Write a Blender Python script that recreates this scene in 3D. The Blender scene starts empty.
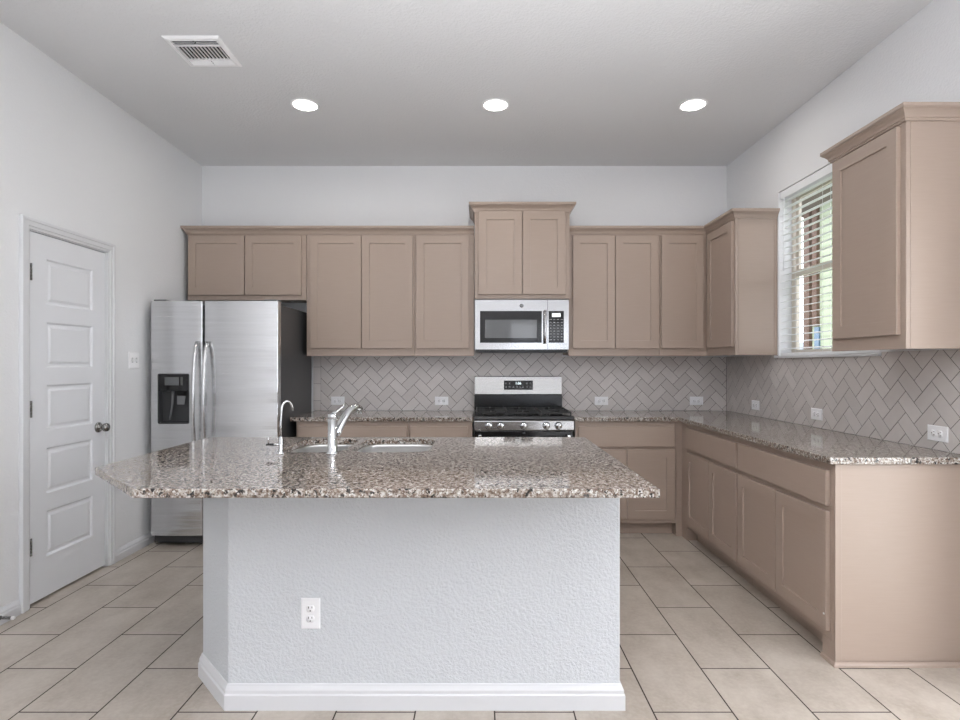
import bpy, bmesh, math, random
from mathutils import Vector, Matrix
random.seed(4)
PI = math.pi
C = bpy.context.scene.collection
sc = bpy.context.scene

# ------------------------------------------------------------------ camera, world, lights, exposure
F = 560.0                                    # focal length in pixels of the 960 px wide frame
cam_d = bpy.data.cameras.new('camera')
cam_d.sensor_fit = 'HORIZONTAL'; cam_d.sensor_width = 36.0
cam_d.lens = F / 960.0 * 36.0
cam_d.shift_y = 4.5 / 960.0
cam_d.clip_start = 0.05
cam = bpy.data.objects.new('camera', cam_d); C.objects.link(cam)
cam.location = (0, 0, 1.315); cam.rotation_euler = (PI / 2, 0, 0)
sc.camera = cam

world = bpy.data.worlds.new('daylight'); sc.world = world
world.use_nodes = True
wb = world.node_tree.nodes['Background']
wb.inputs['Color'].default_value = (0.91, 0.94, 1.0, 1)
wb.inputs['Strength'].default_value = 3.3

XL, XR, YB, YR, ZC = -2.432, 2.161, 4.90, -4.6, 3.052

def area(name, loc, rot, sx, sy, power, color=(1, 1, 1)):
    l = bpy.data.lights.new(name, 'AREA'); l.shape = 'RECTANGLE'; l.size = sx; l.size_y = sy
    l.energy = power; l.color = color
    o = bpy.data.objects.new(name, l); C.objects.link(o); o.location = loc; o.rotation_euler = rot
    return o
# portals: the sky's daylight enters by the openings of the room
for nm, lc, rt, sx, sy in (('patio_door', (1.4, YR - 0.1, 1.2), (PI / 2, 0, 0), 1.38, 2.38), ('rear_window', (-1.45, YR - 0.1, 1.6), (PI / 2, 0, 0), 1.28, 1.48),
                           ('kitchen_window', (XR + 0.145, 3.54, 1.97), (0, PI / 2, 0), 1.17, 1.0), ('dining_door', (XR + 0.145, 1.525, 1.04), (0, PI / 2, 0), 2.06, 1.03)):
    area('daylight_' + nm, lc, rt, sx, sy, 1.0).data.cycles.is_portal = True
sun_d = bpy.data.lights.new('sun', 'SUN'); sun_d.energy = 12; sun_d.angle = 0.0093; sun_d.color = (0.90, 0.95, 1.0)
sun = bpy.data.objects.new('sun', sun_d); C.objects.link(sun); sun.location = (0, -12, 9)
sun.rotation_euler = (math.radians(55), 0, 0)            # low sun through the rear patio door onto the living area floor
#area('daylight_kitchen_window', (XR + 0.32, 3.54, 2.0), (0, PI / 2, 0), 1.1, 1.0, 40, (0.95, 0.98, 1.0))
area('daylight_dining_door', (XR + 0.30, 1.12, 1.05), (0, PI / 2, 0), 2.0, 1.9, 60, (0.95, 0.97, 1.0))

# unseen fill lamps added behind the camera, bounced off the ceiling
fl = area('added_ceiling_bounce', (0.1, -0.35, 1.45), (math.radians(155), 0, 0), 0.3, 0.3, 66, (0.96, 0.968, 1.0))
fl.data.spread = math.radians(100)
area('second_added_ceiling_bounce', (0.1, -1.7, 1.0), (PI, 0, 0), 0.35, 0.35, 110, (0.96, 0.968, 1.0))

sc.view_settings.view_transform = 'Standard'
sc.view_settings.look = 'None'
sc.view_settings.gamma = 1.0
sc.view_settings.use_curve_mapping = False
sc.view_settings.exposure = 0.1
sc.cycles.max_bounces = 12
sc.cycles.diffuse_bounces = 6

# ------------------------------------------------------------------ materials
def s2l(r, g, b):
    f = lambda c: ((c / 255 + 0.055) / 1.055) ** 2.4 if c / 255 > 0.04045 else c / 255 / 12.92
    return (f(r), f(g), f(b), 1)

class NT:
    def __init__(s, name):
        s.m = bpy.data.materials.new(name); s.m.use_nodes = True
        s.t = s.m.node_tree; s.p = s.t.nodes['Principled BSDF']
    def n(s, typ, **kw):
        x = s.t.nodes.new(typ)
        for k, v in kw.items():
            if k.startswith('i_'):
                x.inputs[k[2:].replace('_', ' ')].default_value = v
            else:
                setattr(x, k, v)
        return x
    def l(s, a, b): s.t.links.new(a, b)
    def pos(s, scale=(1, 1, 1), loc=(0, 0, 0)):
        g = s.n('ShaderNodeNewGeometry'); m = s.n('ShaderNodeMapping')
        m.inputs['Scale'].default_value = scale; m.inputs['Location'].default_value = loc
        s.l(g.outputs['Position'], m.inputs['Vector']); return m.outputs[0]
    def noise(s, vec, scale, detail=2, rough=0.5):
        x = s.n('ShaderNodeTexNoise'); x.inputs['Scale'].default_value = scale
        x.inputs['Detail'].default_value = detail; x.inputs['Roughness'].default_value = rough
        s.l(vec, x.inputs['Vector']); return x.outputs['Fac']
    def ramp(s, fac, stops):
        r = s.n('ShaderNodeValToRGB'); e = r.color_ramp.elements
        while len(e) < len(stops): e.new(0.5)
        for q, (p, c) in zip(e, stops):
            q.position = p; q.color = c if hasattr(c, '__len__') else (c, c, c, 1)
        s.l(fac, r.inputs[0]); return r.outputs[0]
    def mix(s, fac, a, b, typ='MIX'):
        x = s.n('ShaderNodeMix'); x.data_type = 'RGBA'; x.blend_type = typ
        for sock, v in ((x.inputs[0], fac), (x.inputs[6], a), (x.inputs[7], b)):
            if hasattr(v, 'is_linked'): s.l(v, sock)
            else: sock.default_value = v
        return x.outputs[2]
    def bump(s, h, strength, dist):
        b = s.n('ShaderNodeBump'); b.inputs['Strength'].default_value = strength
        b.inputs['Distance'].default_value = dist
        s.l(h, b.inputs['Height']); s.l(b.outputs[0], s.p.inputs['Normal'])

def simple(name, col, rough=0.5, metal=0.0, **kw):
    a = NT(name); a.p.inputs['Base Color'].default_value = col
    a.p.inputs['Roughness'].default_value = rough; a.p.inputs['Metallic'].default_value = metal
    for k, v in kw.items(): a.p.inputs[k.replace('_', ' ')].default_value = v
    return a.m

def textured_paint(name, col, scale, strength, dist, rough=0.75):
    a = NT(name); a.p.inputs['Base Color'].default_value = col; a.p.inputs['Roughness'].default_value = rough
    a.p.inputs['Specular IOR Level'].default_value = 0.3
    h = a.ramp(a.noise(a.pos(), scale, 3, 0.55), [(0.40, 0.0), (0.62, 1.0)])
    a.bump(h, strength, dist); return a.m

M = {}
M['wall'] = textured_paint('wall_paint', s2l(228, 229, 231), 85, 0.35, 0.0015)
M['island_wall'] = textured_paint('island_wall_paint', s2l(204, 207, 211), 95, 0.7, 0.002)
M['ceiling'] = textured_paint('ceiling_paint', s2l(223, 224, 226), 70, 0.5, 0.002, 0.85)
M['trim'] = simple('white_trim_paint', s2l(215, 216, 219), 0.38)
M['door_white'] = simple('white_door_paint', s2l(226, 228, 232), 0.42)
M['plastic_white'] = simple('white_plastic', s2l(240, 240, 242), 0.3)
M['slot'] = simple('dark_slot', (0.01, 0.01, 0.01, 1), 0.6)
M['dark'] = simple('dark_void', (0.012, 0.012, 0.012, 1), 0.8)
M['black_gloss'] = simple('black_glass', (0.008, 0.008, 0.009, 1), 0.06)
M['black'] = simple('black_enamel', (0.008, 0.008, 0.009, 1), 0.2)
M['iron'] = simple('cast_iron', (0.008, 0.008, 0.008, 1), 0.45)
M['charcoal'] = simple('dispenser_charcoal', (0.035, 0.036, 0.038, 1), 0.35)
M['grey_plastic'] = simple('grey_plastic', (0.16, 0.165, 0.17, 1), 0.4)
M['screen'] = simple('display_grey', (0.11, 0.115, 0.12, 1), 0.2)
M['chrome'] = simple('polished_chrome', (0.66, 0.67, 0.68, 1), 0.06, 1.0)
M['nickel'] = simple('satin_nickel', (0.27, 0.265, 0.26, 1), 0.2, 1.0)
M['mw_key'] = simple('keypad_print', (0.28, 0.28, 0.29, 1), 0.4)
M['mesh_glass'] = simple('oven_window_mesh', (0.085, 0.088, 0.092, 1), 0.06, Specular_IOR_Level=1.0)
M['vinyl'] = simple('window_vinyl', s2l(214, 204, 192), 0.45)
M['blind'] = simple('blind_slat_white', s2l(236, 238, 240), 0.45)
M['rubber'] = simple('white_rubber', s2l(235, 235, 235), 0.7)

def emit(name, col, strength):
    a = NT(name); a.p.inputs['Base Color'].default_value = (0.8, 0.8, 0.8, 1)
    a.p.inputs['Emission Color'].default_value = col; a.p.inputs['Emission Strength'].default_value = strength
    return a.m
M['lens'] = emit('lamp_lens', (1.0, 0.95, 0.88, 1), 16)
M['digits'] = emit('lit_digits', (0.8, 0.95, 1.0, 1), 1.6)
M['lcd'] = emit('lit_lcd', (0.85, 0.9, 0.95, 1), 0.6)

def taupe():
    a = NT('taupe_cabinet_paint')
    f = a.noise(a.pos((3, 3, 60)), 3.0, 3)
    c = a.mix(f, s2l(160, 143, 131), s2l(167, 150, 138))
    a.l(c, a.p.inputs['Base Color'])
    a.p.inputs['Roughness'].default_value = 0.36
    a.p.inputs['Specular IOR Level'].default_value = 0.4
    return a.m
M['taupe'] = taupe()

def steel(name, col=(0.58, 0.58, 0.585, 1), rough=0.24, wave=0.0):
    a = NT(name); a.p.inputs['Metallic'].default_value = 1.0
    v = a.pos((0.7, 0.7, 26) if wave else (1.5, 1.5, 260)); f = a.noise(v, 3.0, 4, 0.6)
    a.l(a.mix(f, tuple(c * (0.74 if wave else 0.9) for c in col[:3]) + (1,), col), a.p.inputs['Base Color'])  # wave: wide colour bands paint in the door's horizontal reflections, over the brushed grain
    a.l(a.ramp(f, [(0.2, rough - 0.05), (0.8, rough + 0.07)]), a.p.inputs['Roughness'])
    a.p.inputs['Anisotropic'].default_value = 0.4
    if wave:
        h = a.noise(a.pos((0.8, 0.8, 9)), 1.0, 3, 0.45)
        a.bump(h, wave, 0.03)
    return a.m
M['steel'] = steel('brushed_stainless')
M['fridge_steel'] = steel('brushed_stainless_painted_reflections', (0.74, 0.745, 0.755, 1), 0.22, 0.25)
M['range_steel'] = steel('range_stainless', (0.44, 0.435, 0.425, 1), 0.24)
M['microwave_steel'] = steel('microwave_stainless', (0.60, 0.60, 0.605, 1), 0.11)
M['sink_steel'] = steel('sink_stainless', (0.80, 0.80, 0.79, 1), 0.30)
M['fridge_side'] = simple('fridge_side_grey', (0.055, 0.056, 0.058, 1), 0.45)

def granite():
    a = NT('speckled_granite')
    v = a.pos()
    blot = a.noise(v, 68, 5, 0.65)
    base = a.ramp(blot, [(0.30, s2l(80, 67, 59)), (0.43, s2l(114, 97, 85)), (0.53, s2l(160, 151, 142)), (0.70, s2l(200, 198, 194))])
    n2 = a.noise(v, 150, 3, 0.6)
    base = a.mix(a.ramp(n2, [(0.54, 0.0), (0.61, 0.85)]), base, s2l(84, 66, 56))
    n4 = a.noise(a.pos(loc=(7, 3, 1)), 108, 3, 0.6)
    base = a.mix(a.ramp(n4, [(0.57, 0.0), (0.63, 0.8)]), base, s2l(214, 213, 210))
    n3 = a.noise(a.pos(loc=(3, 5, 2)), 72, 2, 0.5)
    base = a.mix(a.ramp(n3, [(0.60, 0.0), (0.625, 0.97)]), base, s2l(20, 18, 18))
    a.l(base, a.p.inputs['Base Color'])
    a.p.inputs['Roughness'].default_value = 0.07
    a.p.inputs['Specular IOR Level'].default_value = 0.6
    return a.m
M['granite'] = granite()

def floor_tile():
    a = NT('floor_tile')
    g = a.n('ShaderNodeNewGeometry'); sp = a.n('ShaderNodeSeparateXYZ'); a.l(g.outputs['Position'], sp.inputs[0])
    cb = a.n('ShaderNodeCombineXYZ')
    ax = a.n('ShaderNodeMath', operation='ADD'); ax.inputs[1].default_value = -0.655 + 6.0
    ay = a.n('ShaderNodeMath', operation='ADD'); ay.inputs[1].default_value = -2.726 + 0.608 * 20 + 0.304
    a.l(sp.outputs['X'], ax.inputs[0]); a.l(sp.outputs['Y'], ay.inputs[0])
    a.l(ay.outputs[0], cb.inputs['X']); a.l(ax.outputs[0], cb.inputs['Y'])
    br = a.n('ShaderNodeTexBrick', offset=0.5, offset_frequency=2, squash=1.0)
    br.inputs['Scale'].default_value = 1.0; br.inputs['Mortar Size'].default_value = 0.003
    br.inputs['Mortar Smooth'].default_value = 0.15
    br.inputs['Brick Width'].default_value = 0.608; br.inputs['Row Height'].default_value = 0.30
    br.inputs['Color1'].default_value = (0.1, 0.1, 0.1, 1); br.inputs['Color2'].default_value = (0.9, 0.9, 0.9, 1)
    a.l(cb.outputs[0], br.inputs['Vector'])
    tone = a.mix(br.outputs['Color'], s2l(177, 168, 158), s2l(191, 182, 172))
    n1 = a.noise(a.pos((1.6, 1, 1)), 3.5, 5, 0.6)
    tone = a.mix(a.ramp(n1, [(0.35, 0.0), (0.68, 0.85)]), tone, s2l(156, 145, 133))
    n2 = a.noise(a.pos(), 55, 3, 0.6)
    tone = a.mix(a.ramp(n2, [(0.4, 0.0), (0.75, 0.22)]), tone, s2l(212, 205, 194))
    col = a.mix(br.outputs['Fac'], tone, s2l(44, 34, 28))
    a.l(col, a.p.inputs['Base Color'])
    a.l(a.ramp(br.outputs['Fac'], [(0.0, 0.36), (1.0, 0.85)]), a.p.inputs['Roughness'])
    inv = a.n('ShaderNodeMath', operation='SUBTRACT'); inv.inputs[0].default_value = 1.0
    a.l(br.outputs['Fac'], inv.inputs[1]); a.bump(inv.outputs[0], 0.5, 0.002)
    return a.m
M['floor'] = floor_tile()

def splash_tile():
    a = NT('glazed_wall_tile')
    g = a.n('ShaderNodeNewGeometry')
    c = a.mix(g.outputs['Random Per Island'], s2l(194, 188, 185), s2l(208, 202, 199))
    n = a.noise(a.pos(), 14, 4, 0.6)
    c = a.mix(a.ramp(n, [(0.4, 0.0), (0.7, 0.25)]), c, s2l(186, 180, 178))
    a.l(c, a.p.inputs['Base Color']); a.p.inputs['Roughness'].default_value = 0.22
    a.bump(a.noise(a.pos(), 9, 2), 0.15, 0.006)
    return a.m
M['tile'] = splash_tile()
M['grout'] = simple('wall_tile_grout', s2l(58, 52, 50), 0.9)

def glass():
    a = NT('window_glass'); t = a.n('ShaderNodeBsdfTransparent'); gl = a.n('ShaderNodeBsdfGlossy')
    t.inputs[0].default_value = (0.97, 0.97, 0.97, 1)
    gl.inputs['Roughness'].default_value = 0.02
    fr = a.n('ShaderNodeFresnel'); fr.inputs['IOR'].default_value = 1.45
    mx = a.n('ShaderNodeMixShader'); ge = a.n('ShaderNodeNewGeometry'); iv = a.n('ShaderNodeMath', operation='SUBTRACT'); iv.inputs[0].default_value = 1.0
    ml = a.n('ShaderNodeMath', operation='MULTIPLY'); a.l(ge.outputs['Backfacing'], iv.inputs[1])
    a.l(fr.outputs[0], ml.inputs[0]); a.l(iv.outputs[0], ml.inputs[1]); a.l(ml.outputs[0], mx.inputs[0]); a.l(t.outputs[0], mx.inputs[1]); a.l(gl.outputs[0], mx.inputs[2])
    a.l(mx.outputs[0], a.t.nodes['Material Output'].inputs[0]); return a.m
M['glass'] = glass()

def siding(name, col):
    a = NT(name); a.p.inputs['Base Color'].default_value = col; a.p.inputs['Roughness'].default_value = 0.8
    g = a.n('ShaderNodeNewGeometry'); sp = a.n('ShaderNodeSeparateXYZ'); a.l(g.outputs['Position'], sp.inputs[0])
    m = a.n('ShaderNodeMath', operation='MODULO'); m.inputs[1].default_value = 0.18
    a.l(sp.outputs['Z'], m.inputs[0]); a.l(a.ramp(m.outputs[0], [(0.02, tuple(c * 0.8 for c in col[:3]) + (1,)), (0.05, col)]), a.p.inputs['Base Color']); return a.m
M['siding'] = siding('neighbour_siding', s2l(168, 178, 152))
M['brown_trim'] = simple('brown_trim', s2l(92, 68, 54), 0.7)
M['roof'] = simple('roof_shingle', s2l(104, 92, 84), 0.9)
M['blue_glass'] = simple('neighbour_glass', s2l(84, 112, 136), 0.1)
M['grass'] = simple('lawn_green', s2l(82, 92, 68), 0.95)
M['fence'] = simple('pale_fence', s2l(176, 186, 200), 0.8)

# ------------------------------------------------------------------ mesh helpers
class MB:
    def __init__(s): s.b = bmesh.new()
    def face(s, vs, smooth=False):
        try: f = s.b.faces.new(vs)
        except ValueError: return
        f.smooth = smooth
    def box(s, x0, x1, y0, y1, z0, z1):
        v = [s.b.verts.new((x, y, z)) for x in (x0, x1) for y in (y0, y1) for z in (z0, z1)]
        for q in ((0, 1, 3, 2), (4, 6, 7, 5), (0, 4, 5, 1), (2, 3, 7, 6), (0, 2, 6, 4), (1, 5, 7, 3)):
            s.face([v[i] for i in q])
        return s
    def loft(s, loops, cap0=True, cap1=True, smooth=False):
        L = [[s.b.verts.new(p) for p in lp] for lp in loops]
        n = len(L[0])
        for A, B in zip(L, L[1:]):
            for i in range(n):
                s.face([A[i], A[(i + 1) % n], B[(i + 1) % n], B[i]], smooth)
        if cap0: s.face(list(reversed(L[0])))
        if cap1: s.face(L[-1])
        return s
    def sweep(s, path, prof, fn, side=1, closed=False):
        """prof [(out, h)] swept along a 2D path, mitred; out is to the right (side=1) or left (-1)."""
        pts = [Vector(p) for p in path]; n = len(pts); loops = []
        def nrm(a, b):
            d = (b - a).normalized(); return Vector((d.y, -d.x)) * side
        for i, p in enumerate(pts):
            n1 = nrm(pts[i - 1], p) if (i > 0 or closed) else None
            n2 = nrm(p, pts[(i + 1) % n]) if (i < n - 1 or closed) else None
            if n1 is None: m = n2
            elif n2 is None: m = n1
            else:
                m = (n1 + n2); m = m / (m.dot(n1)) if m.length > 1e-6 else n1
            loops.append([fn(p.x + m.x * o, p.y + m.y * o, h) for o, h in prof])
        if closed: loops.append(loops[0])
        return s.loft(loops, not closed, not closed)
    def tube(s, pts, rad, n=14, flat=None):
        """round tube along 3D points; rad number or list; flat = (axis vector, factor) squashes."""
        P = [Vector(p) for p in pts]; R = rad if hasattr(rad, '__len__') else [rad] * len(P)
        up = None; loops = []
        for i, p in enumerate(P):
            d = (P[min(i + 1, len(P) - 1)] - P[max(i - 1, 0)]).normalized()
            if up is None:
                up = Vector((0, 0, 1)) if abs(d.z) < 0.9 else Vector((1, 0, 0))
            u = d.cross(up).normalized(); w = u.cross(d).normalized(); up = w
            f = flat or (1, 1)
            loops.append([p + (u * math.cos(2 * PI * k / n) * f[0] + w * math.sin(2 * PI * k / n) * f[1]) * R[i] for k in range(n)])
        return s.loft(loops, True, True, True)
    def lathe(s, prof, fn, n=28):
        """prof [(r, h)]; fn(a, b, h) puts it in space."""
        loops = [[fn(r * math.cos(2 * PI * k / n), r * math.sin(2 * PI * k / n), h) for k in range(n)] for r, h in prof]
        return s.loft(loops, True, True, True)
    def prism(s, poly, z0, z1, fn=lambda a, b, h: (a, b, h)):
        return s.loft([[fn(x, y, z0) for x, y in poly], [fn(x, y, z1) for x, y in poly]])
    def plate(s, fn, u0, u1, v0, v1, stack):
        """rectangle lofted through (inset, depth) steps."""
        lp = []
        for i, d in stack:
            lp.append([fn(u0 + i, v0 + i, d), fn(u1 - i, v0 + i, d), fn(u1 - i, v1 - i, d), fn(u0 + i, v1 - i, d)])
        return s.loft(lp)
    def ring(s, fn, outer, inner, d0, d1):
        """rectangular frame: outer/inner (u0,u1,v0,v1), from depth d0 to d1"""
        def R(r, d): return [fn(r[0], r[2], d), fn(r[1], r[2], d), fn(r[1], r[3], d), fn(r[0], r[3], d)]
        lp = [R(outer, d0), R(outer, d1), R(inner, d1), R(inner, d0), R(outer, d0)]
        return s.loft(lp, False, False)

FRONT = lambda y: (lambda u, v, d: (u, y - d, v))      # faces the camera (-Y), d = how far proud
SIDE = lambda x: (lambda u, v, d: (x - d, u, v))       # on the right wall, faces -X
LEFTW = lambda x: (lambda u, v, d: (x + d, u, v))      # on the left wall, faces +X
DOWN = lambda z: (lambda u, v, d: (u, v, z - d))       # on the ceiling, faces down

ORG = {}
def obj(name, mb, mat, parent=None, bevel=0.0, seg=2):
    b = mb.b
    bmesh.ops.remove_doubles(b, verts=b.verts, dist=1e-6)
    bmesh.ops.recalc_face_normals(b, faces=b.faces)
    if parent is not None: org = ORG[parent.name]
    else:
        xs = [v.co.x for v in b.verts]; ys = [v.co.y for v in b.verts]; zs = [v.co.z for v in b.verts]
        org = Vector(((min(xs) + max(xs)) / 2, (min(ys) + max(ys)) / 2, min(zs)))
    for v in b.verts: v.co -= org
    me = bpy.data.meshes.new(name); b.to_mesh(me); b.free()
    me.materials.append(M[mat])
    o = bpy.data.objects.new(name, me); C.objects.link(o)
    ORG[o.name] = org
    if parent is not None: o.parent = parent
    else: o.location = org
    if bevel:
        m = o.modifiers.new('bevel', 'BEVEL'); m.width = bevel; m.segments = seg; m.limit_method = 'ANGLE'; m.angle_limit = 0.7
    return o

def tag(o, label, cat, group=None, kind=None):
    o['label'] = label; o['category'] = cat
    if group: o['group'] = group
    if kind: o['kind'] = kind
    return o
def thing(name, label, cat, loc=(0, 0, 0), group=None, kind=None):
    o = bpy.data.objects.new(name, None); C.objects.link(o); o.location = loc
    o.empty_display_size = 0.1
    ORG[o.name] = Vector(loc)
    return tag(o, label, cat, group, kind)
def copy_thing(root, loc, rot, label):
    def cp(o, par):
        c = o.copy(); C.objects.link(c)
        if par is not None: c.parent = par
        for ch in o.children: cp(ch, c)
        return c
    r = cp(root, None); r.location = loc; r.rotation_euler = rot; r['label'] = label
    return r
def text(name, body, size, fn, cu, cv, d, mat, parent, thick=0.0006):
    cu_d = bpy.data.curves.new(name, 'FONT'); cu_d.body = body; cu_d.size = size; cu_d.align_x = 'CENTER'; cu_d.align_y = 'CENTER'
    t = bpy.data.objects.new(name + '_tmp', cu_d); C.objects.link(t)
    bpy.context.view_layer.update()
    me = bpy.data.meshes.new_from_object(t.evaluated_get(bpy.context.evaluated_depsgraph_get()))
    bpy.data.objects.remove(t)
    mb = MB(); mb.b.from_mesh(me)
    r = bmesh.ops.extrude_face_region(mb.b, geom=list(mb.b.faces))
    for v in [e for e in r['geom'] if isinstance(e, bmesh.types.BMVert)]: v.co.z += thick
    for v in mb.b.verts: v.co = Vector(fn(cu + v.co.x, cv + v.co.y, d + v.co.z))
    bpy.data.meshes.remove(me)
    return obj(name, mb, mat, parent)

# ------------------------------------------------------------------ room shell
T = 0.14
def struct(name, mb, mat, label, cat, bevel=0):
    return tag(obj(name, mb, mat, None, bevel), label, cat, None, 'structure')
struct('floor', MB().box(XL - T, XR + T, YR - T, YB + T, -0.1, 0), 'floor', 'beige rectangular floor tiles with thin dark grout lines', 'floor')
struct('ceiling', MB().box(XL - T, XR + T, YR - T, YB + T, ZC, ZC + 0.1), 'ceiling', 'light grey textured flat ceiling', 'ceiling')
struct('wall_back', MB().box(XL - T, XR + T, YB, YB + T, 0, ZC), 'wall', 'white wall behind the range and refrigerator', 'wall')
DY0, DY1, DZ = 3.012, 3.648, 2.047                                       # pantry door opening
struct('wall_left', MB().box(XL - T, XL, YR, DY0, 0, ZC).box(XL - T, XL, DY1, YB, 0, ZC).box(XL - T, XL, DY0, DY1, DZ, ZC),
       'wall', 'white textured wall on the left with the panelled door', 'wall')
WY0, WY1, WZ0, WZ1 = 3.03, 4.052, 1.360, 2.56                            # kitchen window opening
DW = (1.00, 2.05, 0.0, 2.08)                                             # dining patio door, beside the viewer
struct('wall_right', MB().box(XR, XR + T, YR, DW[0], 0, ZC).box(XR, XR + T, DW[1], WY0, 0, ZC)
       .box(XR, XR + T, DW[0], DW[1], DW[3], ZC).box(XR, XR + T, WY1, YB, 0, ZC)
       .box(XR, XR + T, WY0, WY1, 0, WZ0).box(XR, XR + T, WY0, WY1, WZ1, ZC), 'wall', 'white wall on the right around the blind-covered window', 'wall')
w = MB()
w.box(XL - T, -2.1, YR - T, YR, 0, ZC).box(-0.8, 0.7, YR - T, YR, 0, ZC).box(2.1, XR + T, YR - T, YR, 0, ZC)
w.box(-2.1, -0.8, YR - T, YR, 0, 0.85).box(-2.1, -0.8, YR - T, YR, 2.35, ZC).box(0.7, 2.1, YR - T, YR, 2.4, ZC)
pw = MB().box(XL - T - 0.95, XL - T - 0.9, 2.55, 4.1, 0, 2.6).box(XL - T - 0.9, XL - T - 0.0005, 2.55, 2.6, 0, 2.6).box(XL - T - 0.9, XL - T - 0.0005, 4.05, 4.1, 0, 2.6)  # unseen box added so daylight cannot leak under the pantry door
pw.box(XL - T - 0.95, XL - T - 0.0005, 2.55, 4.1, 2.6, 2.65).box(XL - T - 0.95, XL - T - 0.0005, 2.55, 4.1, -0.05, -0.001)
struct('wall_pantry_light_block', pw, 'wall', 'added unseen pantry box blocking light leaks behind the panelled door', 'wall')
struct('wall_rear', w, 'wall', 'white wall of the living area behind the viewer', 'wall')
for nm, (a0, a1, c0, c1), lb in (('window_2', (-2.1, -0.8, 0.85, 2.35), 'wide living area window behind the viewer'),
                                 ('door_2', (0.7, 2.1, 0.0, 2.4), 'sliding glass patio door behind the viewer')):
    e = thing(nm, lb, 'window' if nm[0] == 'w' else 'door', ((a0 + a1) / 2, YR, c0), None, 'structure')
    fn = lambda u, v, d: (u, YR - 0.06 - d, v)
    f = MB().ring(fn, (a0 + 0.002, a1 - 0.002, c0 + 0.002, c1 - 0.002), (a0 + 0.06, a1 - 0.06, c0 + 0.06, c1 - 0.06), -0.03, 0.03)
    mid = (a0 + a1) / 2
    f.box(mid - 0.03, mid + 0.03, YR - 0.085, YR - 0.035, c0 + 0.06, c1 - 0.06)
    obj('window_frame', f, 'trim', e)
    obj('glass', MB().box(a0 + 0.06, a1 - 0.06, YR - 0.062, YR - 0.058, c0 + 0.06, c1 - 0.06), 'glass', e)

e = thing('door_3', 'glass dining area patio door in the right wall beside the viewer', 'door', (XR, 1.525, DW[2]), None, 'structure')
fn = lambda u, v, d: (XR + 0.07 - d, u, v)
f = MB().ring(fn, (DW[0] + 0.002, DW[1] - 0.002, DW[2] + 0.002, DW[3] - 0.002), (DW[0] + 0.05, DW[1] - 0.05, DW[2] + 0.05, DW[3] - 0.05), -0.03, 0.03)
f.box(XR + 0.045, XR + 0.095, 1.50, 1.55, DW[2] + 0.05, DW[3] - 0.05)
obj('window_frame', f, 'trim', e)
obj('glass', MB().box(XR + 0.068, XR + 0.072, DW[0] + 0.05, DW[1] - 0.05, DW[2] + 0.05, DW[3] - 0.05), 'glass', e)

# baseboards
BP = [(0, 0), (0.016, 0), (0.016, 0.056), (0.012, 0.062), (0.012, 0.074), (0.006, 0.088), (0.004, 0.094), (0, 0.096)]
flat = lambda a, b, h: (a, b, h)
bl = MB().sweep([(XL, DY0 - 0.066), (XL, YR)], [(o * 1.0, h * 0.82) for o, h in BP], flat, -1)
bl.sweep([(XL, YB), (XL, DY1 + 0.066)], [(o, h * 0.82) for o, h in BP], flat, -1)
struct('baseboard_left', bl, 'trim', 'white moulded baseboard along the left wall beside the door', 'baseboard')

# pantry door: leaf, casing, hinges, knob
dr = thing('door_1', 'white five-panel interior door with nickel knob in the left wall', 'door', (XL, (DY0 + DY1) / 2, 0), None, 'structure')
L0, L1 = 3.019, 3.641
fx = XL - 0.006
pan = [(1.908, 1.652), (1.554, 1.298), (1.200, 0.944), (0.846, 0.590), (0.492, 0.236)]
lf = MB()
fn = LEFTW(fx)
lf.box(fx - 0.035, fx - 0.012, L0, L1, 0.014, 2.038)
p0, p1 = L0 + 0.131, L1 - 0.117
lf.box(fx - 0.012, fx, L0, p0, 0.014, 2.038).box(fx - 0.012, fx, p1, L1, 0.014, 2.038)
zs = [2.038] + [z for p in pan for z in p] + [0.014]
for i in range(0, len(zs), 2): lf.box(fx - 0.012, fx, p0, p1, zs[i + 1], zs[i])
for zt, zb in pan:
    lf.plate(fn, p0, p1, zb, zt, [(0, -0.012), (0, 0), (0.004, -0.003), (0.010, -0.0095), (0.020, -0.0095), (0.034, -0.003), (0.036, -0.003)])
leaf = obj('door_leaf', lf, 'door_white', dr)
cas = MB()
CP = [(0, -0.004), (0, 0.010), (0.014, 0.013), (0.017, 0.016), (0.040, 0.016), (0.044, 0.020), (0.058, 0.020), (0.062, 0.014), (0.062, -0.0)]
CP = [(0, 0.0005), (0, 0.010), (0.014, 0.013), (0.017, 0.017), (0.040, 0.017), (0.044, 0.021), (0.058, 0.021), (0.062, 0.014), (0.062, 0.0005)]
cas.sweep([(DY0 + 0.001, 0.001), (DY0 + 0.001, DZ - 0.001), (DY1 - 0.001, DZ - 0.001), (DY1 - 0.001, 0.001)], CP, lambda a, b, h: (XL + h, a, b), -1)
obj('casing', cas, 'trim', dr)
jb = MB().box(XL - T, XL + 0.0, DY0 + 0.0005, L0 - 0.003, 0, DZ - 0.001).box(XL - T, XL, L1 + 0.003, DY1 - 0.0005, 0, DZ - 0.001).box(XL - T, XL, L0 - 0.003, L1 + 0.003, 2.041, DZ - 0.001)
jb.box(XL - T, XL - 0.045, L0 - 0.003, L0 + 0.02, 0, 2.041).box(XL - T, XL - 0.045, L1 - 0.02, L1 + 0.003, 0, 2.041)
obj('door_frame', jb, 'trim', dr)
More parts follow.
